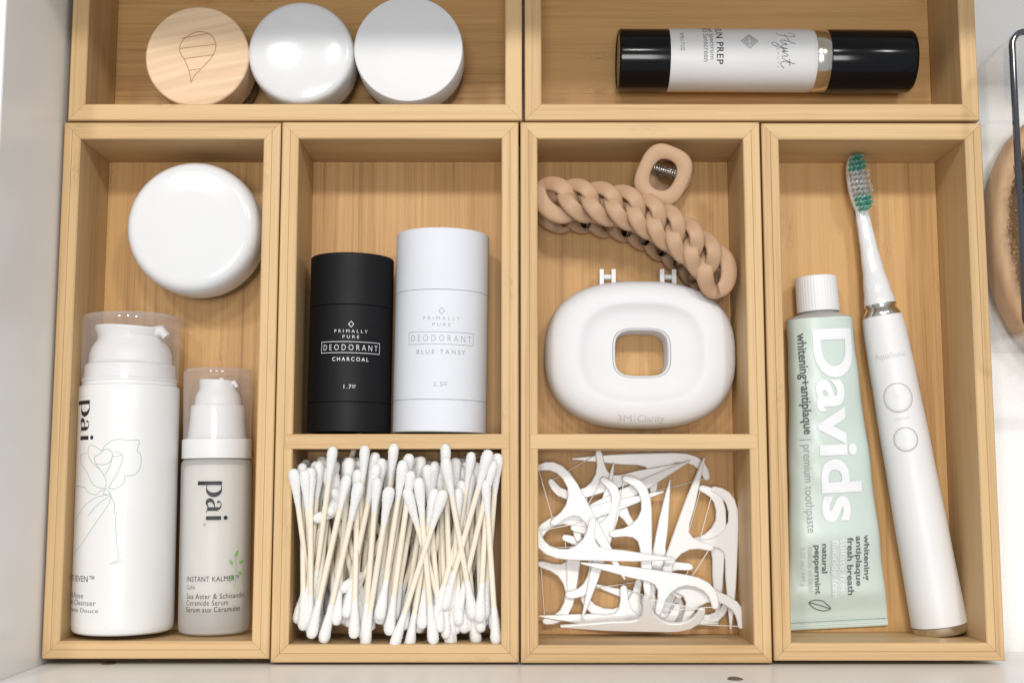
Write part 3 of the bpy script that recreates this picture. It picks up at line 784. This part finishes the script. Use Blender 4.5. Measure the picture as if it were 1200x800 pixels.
# shoulder, neck and ribbed cap share an axis that lies at half the tube's thickness
zc = .01125; v, f = [], []
rows = [(yv(376), 39*k, .01125), (yv(375), 38.5*k, .0111), (yv(371), 29*k, .0100), (yv(368.5), 22*k, .0086), (yv(365), 21*k, .0084)]
for y, ax, az in rows:
    for i in range(48):
        a = 2*math.pi*i/48; v.append((ax*math.cos(a), y, zc + az*math.sin(a)))
for j in range(len(rows)-1):
    for i in range(48): f.append((j*48+i, j*48+(i+1)%48, (j+1)*48+(i+1)%48, (j+1)*48+i))
mesh('shoulder', v, f, M['frosted'], t, 40)
cr_, NC = 24.6*px_size(FL + .012, 345), 168
v, f = [], []
crow = [(yv(367.5), .96), (yv(367), 1.0), (yv(328), .97), (yv(326), .955), (yv(325), .90)]
for y, s in crow:
    for i in range(NC):
        a = 2*math.pi*i/NC; rr = cr_*s*(1 + (.005 if (i//2) % 2 else -.005) * (0 if s < .92 else 1)); v.append((rr*math.cos(a), y, zc + rr*math.sin(a)))
for j in range(len(crow)-1):
    for i in range(NC): f.append((j*NC+i, j*NC+(i+1)%NC, (j+1)*NC+(i+1)%NC, (j+1)*NC+i))
f.append(tuple(range((len(crow)-1)*NC, len(crow)*NC))); f.append(tuple(range(NC)))
mesh('cap', v, f, M['white'], t, 20)
surf = lambda u, vv: Vector((u, vv, tube_z(u, vv)[0] + .0004))
def axis_px(py): return lerp(984.5, 955.5, (736 - py) / 411)
def tp(s, px, py0, py1, h, mat, thin=0, spacing=1.0, name='lettering', lift=0):
    """print reading down the tube; baseline at px on the left"""
    g = fit(text_geo(s, 1, thin=thin, spacing=spacing, res=4), width=(py1-py0)*k, height=h*k)
    g = turn(g); g = move(g, (px - axis_px((py0+py1)/2) - lerp(7.5, 3.0, ((py0+py1)/2 - 400)/270))*k, yv(py0))
    return print_on(g, surf, mat, body, name, .002)
tp('Davids', 960.0, 390, 614, 47.5, M['ink_white'], .028, 1.0)
tp('whitening+antiplaque', 939.5, 393, 511, 12.5, M['ink_grey'], .016)
tp('| premium toothpaste', 943.5, 516, 624, 12.5, M['ink_soft'], -.008)
tp('whitening', 1013.0, 629, 682, 8.8, M['ink_grey'], .014)
tp('antiplaque', 1003.5, 630, 688, 8.8, M['ink_grey'], .014)
tp('fresh breath', 993.5, 631, 698, 7.4, M['ink_grey'], .014)
tp('sulfate free', 985.0, 632, 697, 7.0, M['ink_white'], .014)
tp('fluoride free', 976.0, 633, 700, 7.0, M['ink_white'], .014)
tp('natural', 963.5, 637, 671, 6.4, M['ink_grey'], .016)
tp('peppermint', 955.5, 638, 695, 8.4, M['ink_grey'], .016)
tp('essential oil blend', 948.0, 639, 692, 6.2, M['ink_faint'], -.004)
tp('5.25 oz / 149 g', 940.0, 640, 685, 6.2, M['ink_faint'], -.004)
g = rect_geo(-.3*k, 0, .3*k, -66*k); print_on(move(([(a, -abs(c)) for a, c in g[0]], g[1]), (971.5-axis_px(667))*k, yv(634)), surf, M['ink_faint'], body, 'printed_rule')
lf = [[(-13,5),(-6,7.5),(3,6),(9,1),(13,-4),(5,-6),(-4,-3.5),(-10,1),(-13,5)], [(-13,5),(-3,2),(5,-1),(13,-4)]]
g = join(*[strip_geo([Vector((x*k, y*k)) for x, y in [tuple(p) for p in catmull([Vector(p) for p in s], 5)]], .9*k) for s in lf])
print_on(move(g, (960.5-axis_px(709))*k, yv(709)), surf, M['ink_grey'], body, 'leaf_outline')

# ------------------------------------------------------------------ electric toothbrush
A, B = P(1102.5, 741, FL + .013), P(998.0, 179, FL + .012)
A.y = P(1102, 741, FL + .022).y
d = B - A; d.z = 0; L = d.length
t = thing('electric_toothbrush', 'white electric toothbrush with chrome bands and teal tipped bristles', 'toothbrush', (A.x, A.y, FL), math.atan2(d.y, d.x) - math.pi/2)
DL = math.hypot(1102.5-998, 741-179); k = L / DL
yv = lambda py: (741 - py) / (741 - 178) * L
zc = .0126
hr = [(0, 31.4), (yv(640), 30.0), (yv(540), 28.2), (yv(440), 26.2), (yv(400), 25.0), (yv(382), 23.8), (yv(376), 23.2)]
b = MB(); prof = [(29*k, yv(734.5)), (31.3*k, yv(733.8))] + [(interp(hr, lerp(yv(733), yv(378), i/30))*k, lerp(yv(733), yv(378), i/30)) for i in range(31)] + [(22*k, yv(377)), (20*k, yv(377))]
lyf = lambda x, y, h: (x, h, zc + y)
b.lathe(prof, 96, lyf); hn = b.build('handle', M['white'], t)
b = MB(); b.lathe([(0, yv(745)), (25*k, yv(745)), (29.5*k, yv(743.5)), (30.6*k, yv(741)), (31.2*k, yv(734.8)), (28*k, yv(734.5))], 96, lyf); b.build('base_band', M['chrome'], t, 50)
b = MB(); b.lathe([(21.5*k, yv(377.5)), (22*k, yv(377)), (21*k, yv(373)), (18.5*k, yv(369)), (17*k, yv(366)), (17*k, yv(364))], 64, lyf); b.build('neck_collar', M['chrome'], t, 60)
b = MB(); b.lathe([(17*k, yv(366)), (18.7*k, yv(365.6)), (18.7*k, yv(362.6)), (17.5*k, yv(362.2))], 64, lyf); b.build('neck_ring', M['chrome'], t)
nr = [(yv(362.5), 18.4), (yv(345), 16.0), (yv(320), 12.6), (yv(290), 10.2), (yv(262), 8.6), (yv(246), 7.6)]
def nz(y): return zc + (interp([(yv(362), 0), (yv(300), -.0012), (yv(215), -.0020)], y))
v, f = [], []; NN = 34
for j in range(NN):
    y = lerp(yv(362.5), yv(240), j/(NN-1)); rr = interp(nr, y)*k; fz = lerp(1.0, .62, j/(NN-1))
    for i in range(32):
        a = 2*math.pi*i/32; v.append((rr*math.cos(a), y, nz(y) + rr*fz*math.sin(a)))
for j in range(NN-1):
    for i in range(32): f.append((j*32+i, j*32+(i+1)%32, (j+1)*32+(i+1)%32, (j+1)*32+i))
f.append(tuple(range(32))); f.append(tuple(range((NN-1)*32, NN*32)))
mesh('neck', v, f, M['white_gloss'], t, 50)
hy, hl, hw_ = yv(218), 37*k, 10.8*k
b = MB(); out = []
for i in range(48):
    a = 2*math.pi*i/48; p = sup(hw_, hl, 2.2, a); out.append((p.x, hy + p.y))
b.prism(out, nz(hy) - .0022, nz(hy) + .0018, .0009); head = b.build('brush_head', M['white_gloss'], t, 60)
random.seed(3)
zt = nz(hy) + .0018
rowsn = 11
for j in range(rowsn):
    yy = lerp(-.84, .84, j/(rowsn-1)); half = math.sqrt(max(0, 1 - abs(yy)**2.2))*.74
    nn = 3 if half < .45 else 4
    for i in range(nn):
        xx = lerp(-half, half, i/(nn-1)) if nn > 1 else 0
        x, y = xx*hw_, hy + yy*hl
        hgt = .0068 + .0016*abs(yy) + random.uniform(-.0003, .0003)
        m = MB()
        for q_ in range(16):
            a = random.uniform(0, 6.283); rr = .00058*math.sqrt(random.random())
            dx, dy = rr*math.cos(a), rr*math.sin(a); sp = random.uniform(1.2, 1.9)
            e = hgt + random.uniform(-.0006, .0005)
            m.tube([(x+dx, y+dy, zt), (x+dx*sp+.0006*xx, y+dy*sp, zt+e*.6), (x+dx*sp*1.15+.0009*xx, y+dy*sp*1.15, zt+e)], [.00015, .00015, .00010], 4)
        m.build('bristle_tuft', M['teal_bristle'] if abs(yy) > .5 else M['white_bristle'], head, 60)
def hs(u, vv):
    rr = interp(hr, vv)*k; u = u - rr*R(16); return Vector((rr*math.sin(u/rr)*1.003, vv, zc + rr*math.cos(u/rr)*1.003 + .00004))
def hring(py, px_r):
    pts = [Vector((px_r*k*math.cos(2*math.pi*i/40), yv(py) + px_r*k*math.sin(2*math.pi*i/40))) for i in range(41)]
    return strip_geo(pts, .75*k)
def button(py, pr):
    m = MB(); v, f = [], []
    for s_, lift in ((1.0, .0), (.96, .00025), (.80, .00042), (.5, .0003), (.02, .00022)):
        for i in range(40):
            a = 2*math.pi*i/40; q_ = hs(pr*k*s_*math.cos(a), yv(py) + pr*k*s_*math.sin(a)); v.append(q_ + Vector((0, 0, lift)))
    for j in range(4):
        for i in range(40): f.append((j*40+i, j*40+(i+1)%40, (j+1)*40+(i+1)%40, (j+1)*40+i))
    m.add(v, f); bt = m.build('button', M['white'], hn, 60)
    print_on(hring(py, pr + .6), hs, M['ink_soft'], bt, 'button_rim', .001)
button(474, 16.3); button(522, 13.2)
gq = fit(text_geo('AquaSonic', 1, spacing=1.0), width=38*k, height=9.5*k)
put(move(gq, -19*k, yv(428)), hs, M['ink_faint'], hn)
gq = fit(text_geo('ON/OFF', 1, spacing=1.1), width=17*k, height=3.8*k)
put(move(gq, -8.5*k, yv(500)), hs, M['ink_faint'], hn)

# ------------------------------------------------------------------ cotton swabs
random.seed(11)
SL = .0755
def tip_mesh(seed):
    rnd = random.Random(seed); m = MB(); fib = []; o = Vector((rnd.uniform(0, 50), seed, 3))
    prof = [(0, 0), (.0012, .00025), (.0020, .0010), (.00252, .0024), (.00262, .0042), (.00245, .0065), (.0021, .0092), (.0017, .0128), (.00148, .0155), (.00133, .0178), (.0012, .0182)]
    kx = rnd.uniform(.86, 1.02)
    m.lathe([(r_*kx, h*rnd.uniform(.97, 1.03) if 0 < i < 8 else h) for i, (r_, h) in enumerate(prof)], 20)
    for i, p in enumerate(m.v):
        n_ = noise.noise(p*520 + o)*.00022 + noise.noise(p*1500 + o)*.00009
        rd = Vector((p.x, p.y, 0)); 
        if rd.length > 1e-5: m.v[i] = p + rd.normalized()*n_
    for _ in range(110):        # stray fibres
        i = rnd.randrange(20, len(m.v) - 40) if len(m.v) > 80 else 0
        p = m.v[i].copy(); nrm = Vector((p.x, p.y, rnd.uniform(-.0012, .0002))).normalized()
        tn = Vector((-nrm.y, nrm.x, rnd.uniform(-.8, .8))).normalized()
        l_ = rnd.uniform(.0003, .0009)
        fib.append([p - nrm*.0002, p + nrm*l_*.45 + tn*l_*.4, p + nrm*l_*.6 + tn*l_*1.1])
    for q_ in fib: m.tube(q_, [.00004, .000035, .00002], 3, cap=False)
    ob = m.build('cotton_tip', M['cotton'], None, 80); me = ob.data; bpy.data.objects.remove(ob); return me
TIPS = [tip_mesh(i) for i in range(6)]
m = MB(); m.tube([(-SL/2 + .006, 0, 0), (0, 0, 0), (SL/2 - .006, 0, 0)], .00130, 10)
so = m.build('stick', M['stick'], None, 60); STICK = so.data; bpy.data.objects.remove(so)
def swab(c, rz, pitch, i):
    t = bpy.data.objects.new('cotton_swab', None); col.objects.link(t); t.empty_display_size = .005
    tag(t, 'white cotton swab with a pale stick lying in the heap of swabs', 'cotton swab', 'cotton swabs heaped in the tray')
    t.matrix_world = Matrix.Translation(c) @ Matrix.Rotation(rz, 4, 'Z') @ Matrix.Rotation(-pitch, 4, 'Y')
    s = bpy.data.objects.new('stick', STICK); col.objects.link(s); s.parent = t
    for e in (-1, 1):
        c_ = bpy.data.objects.new('cotton_tip', TIPS[(i*2 + (e > 0)) % 6]); col.objects.link(c_); c_.parent = t
        c_.matrix_local = Matrix.Translation((e*SL/2, 0, 0)) @ Matrix.Rotation(-e*math.pi/2, 4, 'Y') @ Matrix.Rotation(random.uniform(0, 6), 4, 'Z')
xa, xb, ya, yb = -.1079 + T + .003, .0030 - T - .003, -.0774 + T + .003, .0176 - .003
n = 0
for lay in range(7):
    z = FL + .0032 + lay*.0051
    cnt = (14, 14, 14, 15, 16, 19, 21)[lay]
    base = (-6, 5, -3, 7, -8, -5, -3)[lay]
    for j in range(cnt):
        x = lerp(xa + .001, xb - .001, (j + random.uniform(.25, .75))/cnt)
        a = R(base + random.gauss(0, 5 if lay < 5 else 9))
        half = SL/2
        mx = half*abs(math.sin(a)); x = max(xa + mx*.9, min(xb - mx*.9, x))
        my = half*math.cos(a); y = random.uniform(ya + my, yb - my) if yb - my > ya + my else (ya+yb)/2
        swab(Vector((x, y, z + random.uniform(-.0008, .0012))), math.pi/2 + a, random.gauss(0, .02), n); n += 1
# the uppermost ones, each from its two ends in the photo
top = [((95,135),(98,640),0),((115,215),(128,590),0),((150,120),(105,640),0),((195,110),(125,545),1),((85,235),(115,560),0),((125,150),(118,655),1),((240,180),(122,662),3),((276,215),(164,665),3),((248,110),(205,630),1),((300,95),(262,560),1),((330,100),(240,600),1),((275,150),(262,670),2),((350,170),(295,560),1),
       ((322,205),(236,555),2),((372,255),(300,660),3),((392,95),(342,545),1),((440,100),(345,610),2),((420,150),(345,600),3),((445,180),(375,640),3),((475,190),(515,680),3),((497,130),(540,655),1),((525,100),(480,665),1),((520,235),(440,695),2),((545,235),(395,690),3),((560,90),(570,560),2),((570,165),(636,560),3),((590,110),(600,630),0),((640,110),(565,585),1),((665,105),(515,650),1),
       ((690,110),(560,560),3),((705,150),(600,590),2),((700,110),(668,615),2),((725,110),(685,600),1),((690,200),(720,680),2),((610,200),(655,680),0),((540,150),(560,680),0),((330,290),(300,570),3),((450,250),(560,660),2),((640,160),(590,650),0),((600,240),(575,690),1)]
for i, (a, b_, lv) in enumerate(top):
    z = .0405 + lv*.0028
    A = P(320 + a[0]/2.76, 500 + a[1]/2.76, z); B = P(320 + b_[0]/2.76, 500 + b_[1]/2.76, z)
    d = B - A; c = (A + B)/2; c.z = z
    ln = d.length; pitch = 0
    if ln < SL*.93: pitch = -math.acos(max(.8, ln/(SL*.96)))*.35
    swab(c, math.atan2(d.y, d.x), pitch, n); n += 1
# a few ends poking up out of the heap at the left
for (a, ang_, p_) in (((195, 200), 120, .42), ((190, 245), 130, .45), ((130, 300), 200, .5), ((215, 530), 215, .48), ((185, 288), 255, .5), ((520, 240), 75, .3), ((607, 200), 95, .25)):
    z = .0405; A = P(320 + a[0]/2.76, 500 + a[1]/2.76, z + .004)
    dr = Vector((math.cos(R(ang_)), math.sin(R(ang_)), 0))
    c = A - dr*SL/2*math.cos(p_); c.z = z + .004 - SL/2*math.sin(p_)
    swab(c, R(ang_), p_, n); n += 1

# ------------------------------------------------------------------ floss picks
def pick_outline():
    """handle from a point at x = 0; the fork opens to +y at the far end (millimetres)"""
    return [(0, 1.6), (8, .9), (20, .2), (30, 0), (50, 0), (56, .5), (61, 2.2), (64.5, 5), (66.3, 8.5), (67, 12), (66.7, 13.4), (65.4, 14.1), (64.1, 13.6), (63.2, 11.5), (61.6, 8.6),
            (59, 6.4), (55, 5.1), (50.5, 5.1), (46.8, 6.8), (43.7, 9.8), (41.9, 13.5), (41.0, 18.5), (40.4, 20.0), (39.1, 20.5), (37.9, 19.8), (37.5, 18), (38.0, 13), (37.6, 9.2), (35.8, 6.8), (32, 5.8), (24, 5.4), (12, 3.9), (0, 2.4)]
OUT = [Vector((x*.001, y*.001)) for x, y in pick_outline()]
def pick_meshes():
    m = MB(); m.prism([tuple(p) for p in OUT], 0, .0019, .00045)
    # triangulate caps cleanly
    ob = m.build('body', M['floss'], None, 24); me = ob.data
    bm = bmesh.new(); bm.from_mesh(me); bmesh.ops.triangulate(bm, faces=[f_ for f_ in bm.faces if len(f_.verts) > 4]); bm.to_mesh(me); bm.free()
    bpy.data.objects.remove(ob)
    m = MB(); m.tube([(.0392, .0188, .00095), (.0653, .0128, .00095)], .00022, 6)
    ob = m.build('thread', M['thread'], None, 60); th_ = ob.data; bpy.data.objects.remove(ob)
    return me, th_
PB, PT = pick_meshes()
def cr(x, y): return 610 + x/2.857, 510 + y/2.857
def pick(tip, knee, side, z, tilt=(0, 0), edge=0.0, label=None):
    """handle tip and the bend at its far end; side = +1: fork to the left of tip -> knee"""
    A = P(*cr(*tip), FL + z); B = P(*cr(*knee), FL + z); d = B - A
    mid = (A + B)/2
    t = bpy.data.objects.new('floss_pick', None); col.objects.link(t); t.empty_display_size = .005
    tag(t, label or 'white plastic floss pick lying flat in the tangle of picks', 'floss pick', 'floss picks in the tray')
    rot = Matrix.Rotation(math.atan2(d.y, d.x), 4, 'Z') @ Matrix.Rotation(tilt[0], 4, 'X') @ Matrix.Rotation(tilt[1], 4, 'Y') @ Matrix.Rotation(edge, 4, 'X')
    F_ = Matrix.Identity(4) if side > 0 else Matrix.Rotation(math.pi, 4, 'X')
    t.matrix_world = Matrix.Translation(mid) @ rot @ F_ @ Matrix.Translation((-.033, -.003, -.00095))
    for nm, me in (('body', PB), ('thread', PT)):
        o = bpy.data.objects.new(nm, me); col.objects.link(o); o.parent = t
PK = [  # tip, knee (in the compartment), fork side, height
    ((180, 85), (615, 75), -1, .0030), ((540, 88), (130, 215), -1, .0050), ((568, 92), (165, 285), 1, .0072),
    ((235, 488), (665, 635), 1, .0022), ((215, 190), (150, 620), -1, .0045), ((75, 598), (510, 640), 1, .0068),
    ((640, 620), (222, 588), -1, .0045), ((655, 600), (668, 215), 1, .0050), ((697, 632), (712, 195), 1, .0072), ((620, 82), (470, 510), 1, .0095),
    ((215, 560), (325, 215), 1, .0095), ((420, 560), (418, 190), 1, .0118), ((330, 460), (130, 95), 1, .0142), ((485, 405), (80, 392), -1, .0166), ((190, 432), (675, 505), -1, .0150),
    ((440, 205), (75, 300), 1, .0090), ((400, 470), (665, 545), -1, .0110), ((300, 120), (230, 520), -1, .0070), ((500, 190), (430, 560), 1, .0050)]
random.seed(2)
for i, (a, b_, s, z) in enumerate(PK):
    pick(a, b_, s, z, (random.gauss(0, .03), random.gauss(0, .025)))
pick((150, 632), (590, 640), 1, .0175, (0, -.01), R(32), label='white floss pick tilted up on its long edge at the tray wall')

# ------------------------------------------------------------------ acrylic bin and brush
bx0, bx1, by0, by1, bh = .2218, .345, P(1165, 414, 0).y, P(1190, 33, .080).y, .080
def rrect(x0, x1, y0, y1, r, n=8):
    o = []
    for cx_, cy_, a0 in ((x1-r, y0+r, -90), (x1-r, y1-r, 0), (x0+r, y1-r, 90), (x0+r, y0+r, 180)):
        for i in range(n+1):
            a = R(a0 + 90*i/n); o.append((cx_ + r*math.cos(a), cy_ + r*math.sin(a)))
    return o
wt = .0026; cxb, cyb = (bx0+bx1)/2, (by0+by1)/2
bn = thing('acrylic_bin', 'clear acrylic bin with rounded corners beside the bamboo trays', 'bin', (cxb, cyb, .0004))
def bin_shell(name, lv, mat, capb=False):
    v, f = [], []; NQ = 36
    for ins, z in lv:
        for p in rrect(bx0 + ins, bx1 - ins, by0 + ins, by1 - ins, .0075 - min(.004, ins)): v.append((p[0] - cxb, p[1] - cyb, z))
    for j in range(len(lv)-1):
        for i in range(NQ): f.append((j*NQ+i, j*NQ+(i+1)%NQ, (j+1)*NQ+(i+1)%NQ, (j+1)*NQ+i))
    if capb: f.append(tuple(range(NQ)))
    return mesh(name, v, f, mat, bn, 40)
bin_shell('wall', [(.001, .0), (0, .001), (0, bh - .0022)], M['clear_bin'], True)
bin_shell('rim', [(0.0, bh - .0022), (0, bh - .0008), (.0006, bh - .0001), (.0013, bh), (wt - .0004, bh - .0001), (wt, bh - .0008), (wt, bh - .0022), (0, bh - .0022)], M['bin_rim'])
bc = P(1248, 276, .022); bz = .0036
t = thing('wooden_brush', 'oval wooden brush with brown plant bristles inside the clear bin', 'brush', (bc.x, bc.y, bz), R(1))
ka = px_size(.02, 276); a_, b_ = 84*ka, 150*ka
a_ = min(a_, bc.x - bx0 - wt - .0012)
b = MB(); v, f = [], []; NB = 96
pr = [(0, 0), (.90, 0), (.96, .0015), (.995, .005), (1, .010), (.985, .0165), (.955, .0195), (.90, .0205), (0, .0205)]
b.lathe([(q_*1.0, z) for q_, z in pr], NB, lambda x, y, h: (x*a_, y*b_, h)); bd = b.build('body', M['brush_wood'], t, 50)
b = MB(); rnd = random.Random(8)
for i in range(4200):
    ph = rnd.uniform(0, 2*math.pi); rr = math.sqrt(rnd.random())
    x, y = rr*math.cos(ph)*a_*.80, rr*math.sin(ph)*b_*.86
    dx, dy, hh = rnd.gauss(0, .0018) + math.cos(ph)*rr*.0022, rnd.gauss(0, .0018) + math.sin(ph)*rr*.002, rnd.uniform(.010, .0135)
    b.tube([(x, y, .0203), (x + dx, y + dy, .0203 + hh)], [.00036, .0002], 3, cap=False)
o = b.build('bristles', M['fibre'], t, 60); o['kind'] = 'stuff'
